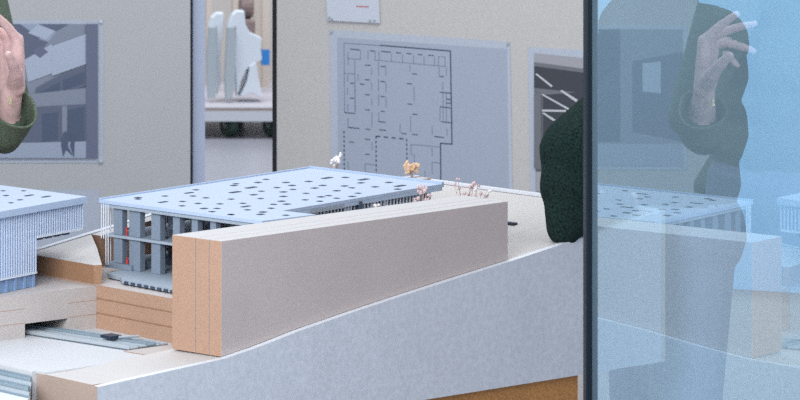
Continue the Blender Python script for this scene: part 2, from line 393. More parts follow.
bm = bm_new(); add_box_axes(bm, Vector((tx(243, 17.0), 17.0, za)), Vector((tx(255.5, 17.0)-tx(243, 17.0),0,0)), Vector((0,.2,0)), Vector((0,0,tz(20, 17)-za)))
add_tube(bm, Vector((tx(243,17), 17.1, tz(8,17))), Vector((tx(255.5,17), 17.1, tz(8,17))), .06, n=16)
tag(obj('wrapped_bundle', bm, M['brown'], None, .01), 'grey brown wrapped bundle standing behind the pointed casting', 'bundle')

# ------------------------------------------------------------------ architectural model: plinth and terrain
GZ, PZ, MZ, BZ = .81, .89, .885, .70       # valley floor, plateau, left mass, underside
prof = [(-.29,.8045),(-.218,.809),(-.118,.8148),(-.005,.821),(.077,.833),(.172,.8504),(.29,.868),(.417,.8855),(.56,.904),(.70,.9217),(.905,.9496),(1.12,.979)]
def pz(t):
    for (a, za), (b, zb) in zip(prof, prof[1:]):
        if t <= b: return za+(zb-za)*(t-a)/(b-a)
    return prof[-1][1]
TE = 1.12
def sweep(bm, ts, b0, b1, topf, z0, mi_top=0, mi_side=1):
    """solid strip between b0 and b1 whose top follows topf(t)"""
    pts = [tb(t, b0, topf(t)) for t in ts]+[tb(ts[-1], b0, z0), tb(ts[0], b0, z0)]
    a = [bm.verts.new(p) for p in pts]; b = [bm.verts.new(p+B*(b1-b0)) for p in pts]; n = len(pts)
    bm.faces.new(a).material_index = mi_side; bm.faces.new(list(reversed(b))).material_index = mi_side
    for i in range(n):
        bm.faces.new([a[i], a[(i+1)%n], b[(i+1)%n], b[i]]).material_index = mi_top if i < len(ts)-1 else mi_side
ts = [t for t in np.linspace(-.29, TE, 60)]
t = thing('display_plinth', 'brown wooden plinth carrying the architectural model', 'plinth', tb(.3, -.4, 0))
def tbpoly(pts, z): return [tb(a, b, z) for a, b in pts]
bm = bm_new(); add_prism(bm, tbpoly([(-.29,.004),(.895,.004),(.895,-.7),(-.85,-.9),(-.85,.28),(-.455,.02),(-.30,-.14),(-.29,-.14)], .06), Vector((0,0,BZ-.0605))); obj('cabinet_body', bm, M['plinth_wood'], t)
bm = bm_new(); add_prism(bm, tbpoly([(-.25,-.04),(.85,-.04),(.85,-.66),(-.80,-.85),(-.80,-.18),(-.25,-.18)], .0), Vector((0,0,.06))); obj('kick_board', bm, M['black'], t)

base = thing('terrain_model', 'layered fibreboard terrain base with curved white front panel', 'model base', tb(.3, -.4, BZ))
bm = bm_new(); sweep(bm, ts, 0, .012, lambda t: pz(t)+.0005, BZ, 1, 0); obj('front_panel', bm, [M['panel_white'], M['rim_white']], base)
ts2 = [t for t in np.linspace(-.29, TE, 60)]
bm = bm_new(); sweep(bm, ts2, -.115, -.0003, lambda t: max(GZ-.003, pz(t)-.0015), BZ); obj('terrain_strip', bm, [M['terrain_top'], M['mdf_edge']], base)
# plateau under the right building, ending in a layered tan face
tsp = [.077]+[t for t in np.linspace(.1, TE, 50)]
pt_ = lambda t: max(PZ-.003, pz(t)-.0015)
bm = bm_new(); sweep(bm, [t for t in tsp if t < .3]+[.3], -.5755, -.1155, pt_, BZ); obj('plateau', bm, [M['mdf_pale'], M['mdf_edge']], base)
bm = bm_new(); sweep(bm, [.3003]+[t for t in tsp if t > .305], -.5755, -.1155, pt_, BZ); obj('upper_terrain', bm, [M['terrain_top'], M['mdf_edge']], base)
bm = bm_new(); tbox(bm, TE-.004, TE+.012, -.5755, .0115, pz(TE)-.001, pz(TE)+.004); obj('end_rim', bm, M['rim_white'], base)
def rz(t): return .92+min((t-.078)*.147, .066)
q_ = [(.079,-.5755),(.079,-.400),(.088,-.389),(.165,-.485),(.233,-.5755)]; bm = bm_new()
lo_ = [bm.verts.new(tb(a, b, PZ-.0028)) for a, b in q_]; hi_ = [bm.verts.new(tb(a, b, rz(a))) for a, b in q_]
bm.faces.new(hi_).material_index = 0; bm.faces.new(list(reversed(lo_))).material_index = 1
for k in range(5): bm.faces.new([lo_[k], lo_[(k+1)%5], hi_[(k+1)%5], hi_[k]]).material_index = 1
obj('rear_terrain', bm, [M['terrain_top'], M['mdf_dark']], base)
bm = bm_new(); sweep(bm, [t for t in np.linspace(.2335, TE, 40)], -.5755, -.55, rz, pz(.3)-.02); obj('rear_terrain', bm, [M['terrain_top'], M['mdf_edge']], base)
bm = bm_new(); sweep(bm, [t for t in np.linspace(.079, TE, 40)], -.5875, -.5758, lambda t: rz(t)+.002, BZ, 1, 0); obj('rear_panel', bm, [M['panel_white'], M['rim_white']], base)
bm = bm_new(); add_prism(bm, [tb(TE+.0003, .012, pz(TE)-.0012), tb(TE+.0003, -.5875, pz(TE)-.0012), tb(TE+.0003, -.5875, BZ), tb(TE+.0003, .012, BZ)], A*.012, 0, 0); obj('end_panel', bm, M['mdf_pale'], base)
# layered seams on the tan face
for z in (GZ+.027, GZ+.053):
    bm = bm_new(); tbox(bm, .0755, .0775, -.3895, -.116, z, z+.0012); obj('layer_seam', bm, M['mdf_dark'], base)
# valley floor
bm = bm_new(); add_prism(bm, tbpoly([(-.29,-.1153),(-.29,-.135),(-.30,-.135),(-.30,-.43),(.0765,-.43),(.0765,-.1153)], BZ), Vector((0,0,GZ-BZ)), 0, 1)
obj('valley_board', bm, [M['board_white'], M['board_white']], base)
bm = bm_new(); tbox(bm, -.2906, -.2902, -.1345, .012, BZ, .8062); obj('end_face', bm, M['mdf_grey'], base)
bm = bm_new(); add_prism(bm, tbpoly([(-.05,-.184),(.076,-.184),(.076,-.1157),(-.04,-.1157)], GZ+.0003), Vector((0,0,.0012)), 0, 1); obj('tan_patch', bm, [M['mdf_pale'], M['mdf_edge']], base)
# left mass (with the mouth where the tracks disappear)
def lm(a, b, c, d, z0, z1, bm): tbox(bm, a, b, c, d, z0, z1)
bm = bm_new()
lm(-.85, -.092, -.95, -.39, GZ, MZ, bm); lm(.008, .0765, -.95, -.39, GZ, MZ, bm)
lm(-.092, .008, -.95, -.39, GZ+.024, MZ, bm); lm(-.092, .008, -.95, -.50, GZ, GZ+.024, bm)
obj('left_block', bm, M['mdf_pale'], base)
bm = bm_new(); tbox(bm, -.85, .0765, -.95, -.43, BZ, GZ-.0003); obj('left_underlay', bm, M['mdf_edge'], base)
bm = bm_new(); add_prism(bm, tbpoly([(-.455,-.43),(-.455,.035),(-.85,.3),(-.85,-.43)], BZ), Vector((0,0,GZ-BZ-.002)), 0, 1); obj('left_board', bm, [M['board_white'], M['mdf_edge']], base)
bm = bm_new(); add_prism(bm, tbpoly([(-.301,-.43),(-.301,-.136),(-.4545,.033),(-.4545,-.43)], BZ), Vector((0,0,GZ-.014-BZ))); obj('channel_bed', bm, M['mdf_dark'], base)
for z in (GZ+.025, GZ+.05):
    bm = bm_new(); tbox(bm, -.85, -.093, -.3905, -.3897, z, z+.0008); tbox(bm, .0085, .0765, -.3905, -.3897, z, z+.0008); obj('layer_seam', bm, M['mdf_edge'], base)
bm = bm_new(); tt = .75
for _ in range(20): p = at_z(512, 224.5, pz(tt)-.0015); tt, bb = to_tb(p)
tbox(bm, tt-.006, tt+.006, bb-.012, bb+.008, pz(tt)-.003, pz(tt)+.003); obj('slot', bm, M['slot'], base)  # small dark box marking the terrain right of the block

# metal tracks
def track(t0, t1, b0, b1, z, label, mats, sh=0, cut=0):
    r = thing('metal_track', label, 'track', tb((t0+t1)/2, (b0+b1)/2, z))
    def bx(bm, ta, tc, ba, bc, za, zb):
        e0, e1 = bc-cut*(ta-t0), bc-cut*(tc-t0)          # the near end may be cut off at a slant
        q = [(ta+sh*(ba-b0), ba), (ta+sh*(e0-b0), e0), (tc+sh*(e1-b0), e1), (tc+sh*(ba-b0), ba)]
        add_prism(bm, [tb(a, b, za) for a, b in q], Vector((0,0,zb-za)))
    bm = bm_new(); bx(bm, t0, t1, b0, b1, z, z+.002); obj('base_plate', bm, M['metal_dark'], r)
    n = len(mats); w = (t1-t0)/n
    for k, m in enumerate(mats):
        a = t0+k*w; h = .006 if k % 2 else .0085
        bm = bm_new(); bx(bm, a+.0008, a+.0028, b0, b1-.003*(k % 3), z+.002, z+h); bx(bm, a+w-.0028, a+w-.0008, b0, b1-.003*(k % 3), z+.002, z+h*.85)
        bx(bm, a+.0028, a+w-.0028, b0, b1-.003*(k % 3), z+.002, z+.004)
        obj('rail', bm, M[m], r)
    return r
r = track(-.086, .006, -.495, -.186, GZ, 'silver sliding track running out from under the left block', ['metal', 'metal', 'metal_teal', 'metal'], sh=.16)
bm = bm_new(); tbox(bm, -.02, .006, -.275, -.25, GZ+.009, GZ+.014); obj('runner', bm, M['slot'], r)
bm = bm_new(); add_tube(bm, tb(-.005, -.245, GZ+.012), tb(.03, -.232, GZ+.012), .0022); obj('pin', bm, M['metal'], r)
track(-.453, -.303, -.43, .033, GZ-.0135, 'silver sliding track in the slot at the lower left corner', ['metal_teal', 'metal', 'metal_teal', 'metal', 'metal_teal'], cut=1.1)

# ------------------------------------------------------------------ the big three-ply block
blk = thing('fibreboard_block', 'long block of three glued fibreboard slabs beside the white panel', 'block', tb(.35, -.05, GZ))
ZB = EYE-.785; ZR = EYE-.772
RT = .711
for k, (b0, b1) in enumerate(((-.105,-.0565),(-.0550,-.0278),(-.0263,-.0008))):
    tt = np.linspace(0, RT, 40)
    z = lambda t: ZB+(ZR-ZB)*t/RT
    bm = bm_new()
    tk = lambda t, b: t+.0127*b/.105*(1-t/RT)
    side = lambda bb: [bm.verts.new(p) for p in [tb(tk(t, bb), bb, max(pz(t)+.0004, GZ+.003)) for t in tt]+[tb(RT, bb, z(RT)), tb(tk(0, bb), bb, z(0))]]
    a, b = side(b0), side(b1); n = len(a)
    bm.faces.new(a).material_index = 0; bm.faces.new(list(reversed(b))).material_index = 0
    for i in range(n):
        f = bm.faces.new([a[i], a[(i+1)%n], b[(i+1)%n], b[i]])
        f.material_index = 1 if i in (n-1, len(tt)-1) else (2 if i == len(tt) else 0)
    obj('slab', bm, [M['mdf_face'], M['mdf_edge'], M['mdf_top']], blk, .0006)

# ------------------------------------------------------------------ right building
RZ = EYE-.781
rb = thing('building_model', 'grey open-sided building model under a flat white perforated roof behind the block', 'building model', at_z(200, 215, PZ))
L, Q, W = at_z(99,199.5,RZ), at_z(310.5,167.6,RZ), at_z(444,183.6,RZ)
N, C2, C1 = at_z(262,221,RZ), at_z(316,214.5,RZ), at_z(282.5,210.6,RZ)
down = lambda h: Vector((0,0,-h))
bm = bm_new(); add_prism(bm, [p+down(.006) for p in (L, N, C2, C1, W, Q)], Vector((0,0,.006)), 0, 1); obj('roof', bm, [M['roof_white'], M['fascia_blue']], rb)
ar = (Q-L).normalized(); br = (N-L).normalized(); ac = (W-C1).normalized()
# raised edge along the back, fascia above the courtyard
bm = bm_new(); add_box_axes(bm, Q+ar*-.001+Vector((0,0,.0002)), (W-Q), ar*-.006, Vector((0,0,.0035))); add_box_axes(bm, L+Vector((0,0,.0002)), Q-L, br*.004, Vector((0,0,.0025))); obj('roof_edge', bm, M['fascia_blue'], rb)
bm = bm_new(); add_box_axes(bm, C1+ac*.002+down(.0125), (W-C1)*.985, br*-.004, Vector((0,0,.0062))); obj('fascia', bm, M['fascia_blue'], rb)
bm = bm_new(); add_box_axes(bm, L+ar*.004+down(.013), (N-L)*.98, ar*.004, Vector((0,0,.0068))); obj('edge_beam', bm, M['model_grey_light'], rb)
sky = [(138,197.8,1),(138,199.2,0),(165,196.2,0),(163,202.2,2),(189,193,2),(196,190,0),(193,196.2,0),(182.6,201.6,0),(198,203.6,0),(182,206,0),(206,198,0),(204,208.6,1),(217,208.6,0),(220,204,0),(212,211.8,0),(231,214.6,0),
 (234,185.6,1),(236,183.9,0),(258,182.6,1),(266,179.5,0),(286,182.6,1),(308.7,181.6,1),(327,178.1,3),(345.4,177.6,1),(277,187.7,0),(292,185.6,1),(251,187.7,3),(235,192.3,3),(261.5,191.4,0),(293,189.6,0),(314.8,188.2,1),(322.7,185.6,1),(344.6,186.1,1),
 (283.4,192.1,1),(336.7,190.9,1),(306,193.5,0),(253.6,194.9,1),(283.4,196.6,1),(260.6,198.7,0),(305.2,200,0),(321,197,1),(328.8,195.8,0),(320,201.4,0),(336.7,198.4,0),(231,199.3,0),(281.6,201.4,1),(243,203.5,0),(245.7,206.6,2),(273.7,204.5,0),(286.8,204.3,1),
 (271,208.4,0),(247.5,210,0),(263,212.2,1),(260.6,214.5,1),(231,214.8,0),(286,215.4,0),(363.6,179.6,3),(389,182.6,1),(400,186,3),(361,183,1),(375,187,1),(397.7,189.3,1),(352,188,0),(358,193.4,0),(352,196.6,1)]
for (x, y, k) in sky:
    w, d = [(.0105,.0095),(.014,.0105),(.024,.0075),(.030,.0105)][k]
    c = at_z(x, y, RZ)
    bm = bm_new(); add_box_axes(bm, c-ar*w/2-br*d/2+Vector((0,0,.00015)), ar*w, br*d, Vector((0,0,.0006))); obj('skylight', bm, M['slot'], rb)
# inside: coordinates (u along the roof's long side, v towards the block)
def uv(u, v, z): return Vector((L.x, L.y, 0))+Vector((ar.x, ar.y, 0))*u+Vector((br.x, br.y, 0))*v+Vector((0,0,z))
LV = (N-L).length; H = RZ-.0062
def ubox(name, u0, u1, v0, v1, z0, z1, m, parent=rb):
    bm = bm_new(); add_box_axes(bm, uv(u0, v0, z0), uv(u1, v0, 0)-uv(u0, v0, 0), uv(u0, v1, 0)-uv(u0, v0, 0), Vector((0,0,z1-z0))); return obj(name, bm, M[m], parent)
FL = PZ+.0025; MID = .953
bm = bm_new(); add_prism(bm, [Vector((p.x, p.y, PZ-.0005)) for p in (at_z(107,277,PZ), at_z(120,280,PZ), at_z(122,283,PZ), at_z(178,293.5,PZ), uv(.0,LV-.035,0), uv(.295,LV-.035,0), uv(.295,.02,0))], Vector((0,0,.0070))); obj('ground_slab', bm, M['model_grey_light'], rb)
for k in range(8):
    p = at_z(125+k*6.6, 283.6+k*1.24, PZ); q = at_z(128.5+k*6.6, 284.25+k*1.24, PZ)
    bm = bm_new(); add_box_axes(bm, Vector((p.x, p.y, PZ))-Vector((ar.x, ar.y, 0))*.0035, Vector((q.x-p.x, q.y-p.y, 0)), Vector((ar.x, ar.y, 0))*.0025, Vector((0,0,.0045))); obj('slab_rib', bm, M['model_dark'], rb)
ubox('step_slab', .004, .295, .012, .075, FL+.0045, FL+.014, 'model_grey')
ubox('middle_slab', .006, .30, .010, LV-.04, MID, MID+.0045, 'model_grey_light')
fins = [(.026,.047),(.064,.090),(.117,.138),(.168,.184),(.212,.226),(.255,.268)]
for row, u in enumerate((.012,.13,.25)):
    for (a, b) in fins:
        if b > LV-.03: continue
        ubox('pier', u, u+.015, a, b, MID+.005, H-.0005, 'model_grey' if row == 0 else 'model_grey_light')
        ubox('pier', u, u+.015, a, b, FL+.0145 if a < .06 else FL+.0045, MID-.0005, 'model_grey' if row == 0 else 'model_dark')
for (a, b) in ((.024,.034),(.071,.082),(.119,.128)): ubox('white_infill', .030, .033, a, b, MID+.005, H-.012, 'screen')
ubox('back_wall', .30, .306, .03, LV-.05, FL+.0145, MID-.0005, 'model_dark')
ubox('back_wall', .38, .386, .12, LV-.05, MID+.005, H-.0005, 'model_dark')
for v in (.0035,.009,.0145,.02): 
    for u in (.003,):
        bm = bm_new(); add_tube(bm, uv(u, v, PZ+.012 if v > .012 else MID-.004), uv(u, v, H-.0003), .0009, n=6); obj('rod', bm, M['screen'], rb)
for u in (.03,.06,.09,.12,.16,.2):
    bm = bm_new(); add_tube(bm, uv(u, .004, PZ+.002), uv(u, .004, H-.0003), .0009, n=6); obj('rod', bm, M['screen'], rb)
for v in [.03+.021*k for k in range(15)]:
    if v < LV-.01: ubox('joist', .009, .33, v, v+.004, H-.0075, H-.0004, 'model_grey_light')
# courtyard front below the fascia
cl = (W-C1).length
def cbox(name, s0, s1, d0, d1, z0, z1, m):
    o0 = Vector((C1.x, C1.y, 0)); a = Vector((ac.x, ac.y, 0)); b = Vector((-br.x, -br.y, 0))
    bm = bm_new(); add_box_axes(bm, o0+a*s0+b*d0+Vector((0,0,z0)), a*(s1-s0), b*(d1-d0), Vector((0,0,z1-z0))); return obj(name, bm, M[m], rb)
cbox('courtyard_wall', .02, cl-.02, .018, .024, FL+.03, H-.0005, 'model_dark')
s = .012; k = 0
while s < cl-.03:
    cbox('mullion', s, s+.0022, .008, .0105, FL+.03, H-.0066, 'screen'); s += .0058 if s < .12 else .011; k += 1
for (s, w) in ((.215,.02),(.26,.016),(.30,.022),(.345,.014)): cbox('white_infill', s, s+w, .012, .016, FL+.03, H-.0066, 'screen')

# tiny red figures standing inside the model
def figure(p, h, label):
    t = thing('scale_figure', label, 'figure', p)
    bm = bm_new(); add_tube(bm, p, p+Vector((0,0,h*.55)), h*.09, h*.13, 8); add_tube(bm, p+Vector((0,0,h*.55)), p+Vector((0,0,h*.84)), h*.13, h*.07, 8); obj('body', bm, M['red'], t)
    bm = bm_new(); add_blob(bm, p+Vector((0,0,h*.92)), h*.085, 2); obj('head', bm, M['red'], t)
figure(uv(.014, .056, MID+.0046), .017, 'small red figure on the upper floor of the grey building model')
figure(uv(.016, .056, FL+.0046), .022, 'small red figure on the lower floor of the grey building model')

# ------------------------------------------------------------------ left building
LZ = 1.031
lb = thing('building_model', 'building model with white vertical bar screens at the left edge', 'building model', tb(-.2, -.6, MZ))
rt0, rt1, rb0, rb1 = -.62, .128, -.93, -.44
bm = bm_new(); pts = [at_z(88,196.5,LZ)]
P1 = at_z(87,196.5,LZ); t1, b1 = to_tb(P1)
P0 = at_z(-2,212,LZ); e = (P0-P1).normalized(); P0 = P1+e*.74
g = (at_z(0,185,LZ)-P1).normalized(); P2 = P1+g*.42; P3 = P2+e*.74
add_prism(bm, [p+down(.012) for p in (P1, P0, P3, P2)], Vector((0,0,.012)), 0, 1); obj('roof', bm, [M['roof_white'], M['fascia_blue']], lb)
for (x, y, k) in [(3,191,0),(6,195.7,1),(23.6,191,0),(29,195.6,3),(46,196.8,3),(20,200,1),(11,203,0),(-8,199,1),(-20,195,0),(-25,204,1),(-15,189,0)]:
    w, d = [(.0085,.0075),(.011,.008),(.022,.006),(.024,.007)][k]; c = at_z(x, y, LZ)
    bm = bm_new(); add_box_axes(bm, c-e*-w/2-g*d/2+Vector((0,0,.00015)), e*-w, g*d, Vector((0,0,.0006))); obj('skylight', bm, M['slot'], lb)
def lv(s, d, z): return Vector((P1.x, P1.y, 0))+Vector((e.x, e.y, 0))*s+Vector((g.x, g.y, 0))*d+Vector((0,0,z))
def lbox(name, s0, s1, d0, d1, z0, z1, m):
    bm = bm_new(); add_box_axes(bm, lv(s0, d0, z0), lv(s1, d0, 0)-lv(s0, d0, 0), lv(s0, d1, 0)-lv(s0, d0, 0), Vector((0,0,z1-z0))); return obj(name, bm, M[m], lb)
pc = at_z(38.5, 288.5, MZ); sc = (Vector((pc.x, pc.y, 0))-Vector((P1.x, P1.y, 0))).dot(Vector((e.x, e.y, 0)))-.013
OV = .972                                                   # underside of the overhang
lbox('glazing', .012, .70, .030, .40, OV+.001, LZ-.0125, 'screen_glass')
lbox('glazing', sc+.012, .70, .034, .38, MZ+.026, OV, 'screen_glass')
lbox('base_course', sc+.006, .70, .012, .38, MZ+.0005, MZ+.0255, 'screen_base')
for k in range(5): lbox('base_rib', sc+.003+.028*k, sc+.010+.028*k, .009, .0118, MZ+.0005, MZ+.0255, 'screen_glass')
for k in range(6): lbox('soffit_block', .03+.028*k, .048+.028*k, .02, .05, OV-.008, OV+.0005, 'model_dark') if .048+.028*k < sc-.004 else None
s = .004
while s < .30:
    low = OV if s < sc else MZ+.026
    lbox('screen_bar', s, s+.0024, .006, .0095, low, LZ-.0122, 'bar_white'); s += .0074
for z in (OV+.012,): lbox('screen_rail', sc, .32, .0096, .0112, z, z+.0018, 'screen')
for z in (MZ+.024,): lbox('screen_rail', sc, .32, .006, .0112, z, z+.003, 'screen')
lbox('overhang_rail', .004, sc, .006, .0112, OV-.001, OV+.003, 'screen')
d = .02
while d < .38: lbox('screen_bar', .004, .0075, d, d+.0026, OV, LZ-.0122, 'bar_white'); d += .014

# ------------------------------------------------------------------ dried-flower model trees
def tree(p, h, spread, n, leafm, label, size=.0035, seed=1):
    rr = random.Random(seed)
    t = thing('model_tree', label, 'model tree', p)
    tw, lf = bm_new(), bm_new()
    for k in range(n):
        a = rr.random()*6.283; r = spread*math.sqrt(rr.random()); hh = h*(.45+.55*rr.random())
        q = p+Vector((r*math.cos(a), r*math.sin(a), hh)); m = p+Vector((r*.3*math.cos(a), r*.3*math.sin(a), hh*.5))
        add_tube(tw, p, m, .0009, .0007, 5); add_tube(tw, m, q, .0007, .0004, 5)
        for j in range(3):
            add_blob(lf, q+Vector((rr.uniform(-1,1), rr.uniform(-1,1), rr.uniform(-1.2,.6)))*size, size*rr.uniform(.5,1), 1, 0, (1,1,rr.uniform(.7,1.4)))
    obj('twigs', tw, M['twig'], t); obj('blossom', lf, M[leafm], t)
bq = lambda px, py, tt, bb: None
def ground_at(px, b):
    # point on the terrain line at cross position b under picture column px
    o = F0+B*b; k = (px-CX)/FPX; t = (k*o.y-o.x)/(A.x-k*A.y); return t
def terr(t, b): return rz(t) if b < -.5 else max(PZ-.003, pz(t)-.0015)
for (px, ytop, b, sp, n, lf, lab, sz, sd) in (
    (335, 154, -.565, .011, 12, 'leaf_white', 'white dried-flower tree poking above the back of the roof', .0042, 1),
    (411.5, 163, -.563, .011, 14, 'leaf_orange', 'orange dried-flower tree behind the right corner of the roof', .0048, 2),
    (466, 180, -.14, .030, 34, 'leaf_pink', 'spreading pinkish dried-flower tree right of the roof corner', .0032, 4),
    (424, 185, -.14, .016, 24, 'leaf_pink', 'pink grey dried-flower tuft in front of the courtyard', .0036, 3),
    (482, 188, -.15, .014, 10, 'leaf_white', 'low pale sprig next to the spreading pinkish tree', .0034, 6),
    (380, 197, -.145, .012, 9, 'leaf_white', 'small white tuft in the courtyard under the roof edge', .0032, 5)):
    t = ground_at(px, b); p = tb(t, b, terr(t, b)); Yp = p.y
    ztop = EYE-(ytop-YH)*Yp/FPX
    tree(p, max(.03, ztop-p.z), sp, n, lf, lab, sz, sd)

# ------------------------------------------------------------------ glass screen
gl = thing('glass_screen', 'tall clear glass screen with dark edge mirroring the model', 'glass screen', (1.29, 4.4, 0))
gd = Vector((math.sin(PSI), math.cos(PSI), 0))                 # along the pane, away from the viewer
def gpt(px, off=0):
    k = (px-CX)/FPX; n = MN; Y = (CM+off)/(n.x*k+n.y); return Vector((k*Y, Y, 0))
e0 = gpt(592.2)
bm = bm_new()
o0 = e0-gd*2.1+Vector((0,0,.03))
add_box_axes(bm, o0, gd*2.1, MN*.008, Vector((0,0,2.3)), 1)
for f in bm.faces:
    f.normal_update()
    if abs(f.normal.dot(MN)) > .9: f.material_index = 0 if f.calc_center_median().dot(MN) < CM+.004 else 1
    else: f.material_index = 2
obj('pane', bm, [M['glass_face'], M['glass_back'], M['frame_dark']], gl)
bm = bm_new(); add_box_axes(bm, e0+gd*.0005+MN*-.0085+Vector((0,0,.0)), gd*.02, MN*.0175, Vector((0,0,2.34))); obj('edge_profile', bm, M['frame_dark'], gl, .002)
bm = bm_new(); add_box_axes(bm, e0-gd*2.1+MN*-.006, gd*2.1, MN*.02, Vector((0,0,.029))); obj('floor_channel', bm, M['metal_dark'], gl)

# ------------------------------------------------------------------ people
def capsules_mesh(name, caps, voxel, smooth_it, mats, tagmap):
    bm = bm_new()
    for (p, q, r0, r1, tg) in caps:
        d = q-p; n = 14
        if d.length < 1e-5: d = Vector((0,0,1e-4)); q = p+d
        dn = d.normalized(); x = dn.orthogonal().normalized(); y = dn.cross(x)
        rings = []
        K = 4
        for i in range(K): a = -math.pi/2+(i+.5)/(K)*math.pi/2; rings.append((p+dn*r0*math.sin(a), r0*math.cos(a)))
        for i in range(K): a = (i+.5)/(K)*math.pi/2; rings.append((q+dn*r1*math.sin(a), r1*math.cos(a)))
        vs = [[bm.verts.new(c+(x*math.cos(6.2832*j/n)+y*math.sin(6.2832*j/n))*r) for j in range(n)] for c, r in rings]
        for a, b in zip(vs, vs[1:]):
            for j in range(n): bm.faces.new([a[j], a[(j+1)%n], b[(j+1)%n], b[j]])
        bm.faces.new(list(reversed(vs[0]))); bm.faces.new(vs[-1])
    me = bpy.data.meshes.new(name); bm.to_mesh(me); bm.free()
    o = bpy.data.objects.new(name, me); C.objects.link(o)
    m = o.modifiers.new('r', 'REMESH'); m.mode = 'VOXEL'; m.voxel_size = voxel; m.use_smooth_shade = True
    s = o.modifiers.new('s', 'SMOOTH'); s.iterations = smooth_it; s.factor = .5
    dg = bpy.context.evaluated_depsgraph_get(); dg.update()
    me2 = bpy.data.meshes.new_from_object(o.evaluated_get(dg)); o.modifiers.clear()
    o.data = me2; bpy.data.meshes.remove(me)
    me2.name = name; me2.materials.clear()
    for k in mats: me2.materials.append(M[k])
    nf = len(me2.polygons); co = np.empty(nf*3); me2.polygons.foreach_get('center', co); co = co.reshape(-1, 3)
    best = np.full(nf, 1e9); idx = np.zeros(nf, int)
    for (p, q, r0, r1, tg) in caps:
        P, D = np.array(p), np.array(q-p); L2 = max(D@D, 1e-9)
        s_ = np.clip(((co-P)@D)/L2, 0, 1); dist = np.linalg.norm(co-(P+s_[:, None]*D), axis=1)-(r0+(r1-r0)*s_)
        w = dist < best; best[w] = dist[w]; idx[w] = mats.index(tagmap[tg])
    me2.polygons.foreach_set('material_index', idx.astype(np.int32))
    me2.polygons.foreach_set('use_smooth', np.ones(nf, bool)); me2.update()
    return o
def hand_caps(w, d, l, nrm, curl=(.3,.4,.3), spread=.0, thumb=(.7,.3), s=1.0):
    """w wrist, d towards the fingers, l towards the thumb side, nrm out of the palm"""
    d, l, nrm = d.normalized(), l.normalized(), nrm.normalized(); out = []
    offs = [.031, .0105, -.010, -.029]; lens = [.070, .079, .073, .056]; kn = [.088, .092, .088, .080]
    sp = spread if isinstance(spread, (list, tuple)) else [spread*k for k in (1, .3, -.4, -1.1)]
    for i in range(4):
        k0 = w+l*offs[i]*s+d*kn[i]*s
        out.append((w+l*offs[i]*.55*s+d*.008*s, k0, .0145*s, .0115*s, 'skin'))
        a = sp[i]; fd = (d*math.cos(a)+l*math.sin(a)).normalized(); ang = 0; p = k0
        for j, fr in enumerate((.44,.32,.24)):
            c = curl[j] if not isinstance(curl[j], (list, tuple)) else curl[j][i]
            ang += c
            dd = fd*math.cos(ang)+nrm*math.sin(ang); q = p+dd*lens[i]*fr*s
            r = (.0094,.0085,.0076,.0066)[j]*s*(.9 if i == 3 else 1); r2 = (.0094,.0085,.0076,.0066)[j+1]*s*(.9 if i == 3 else 1)
            out.append((p, q, r, r2, 'skin')); p = q
    p = w+l*.018*s+d*.018*s+nrm*.006*s; a, b = thumb
    td = (d*math.cos(a)+l*math.sin(a)+nrm*b).normalized(); q = p+td*.045*s
    out.append((w+l*.012*s+d*.01*s, q, .0155*s, .0125*s, 'skin'))
    td2 = (td+d*.35+nrm*b*.6).normalized(); q2 = q+td2*.032*s; out.append((q, q2, .0115*s, .0100*s, 'skin'))
    td3 = (td2+d*.2+nrm*b*.5).normalized(); out.append((q2, q2+td3*.024*s, .0096*s, .0074*s, 'skin'))
    return out
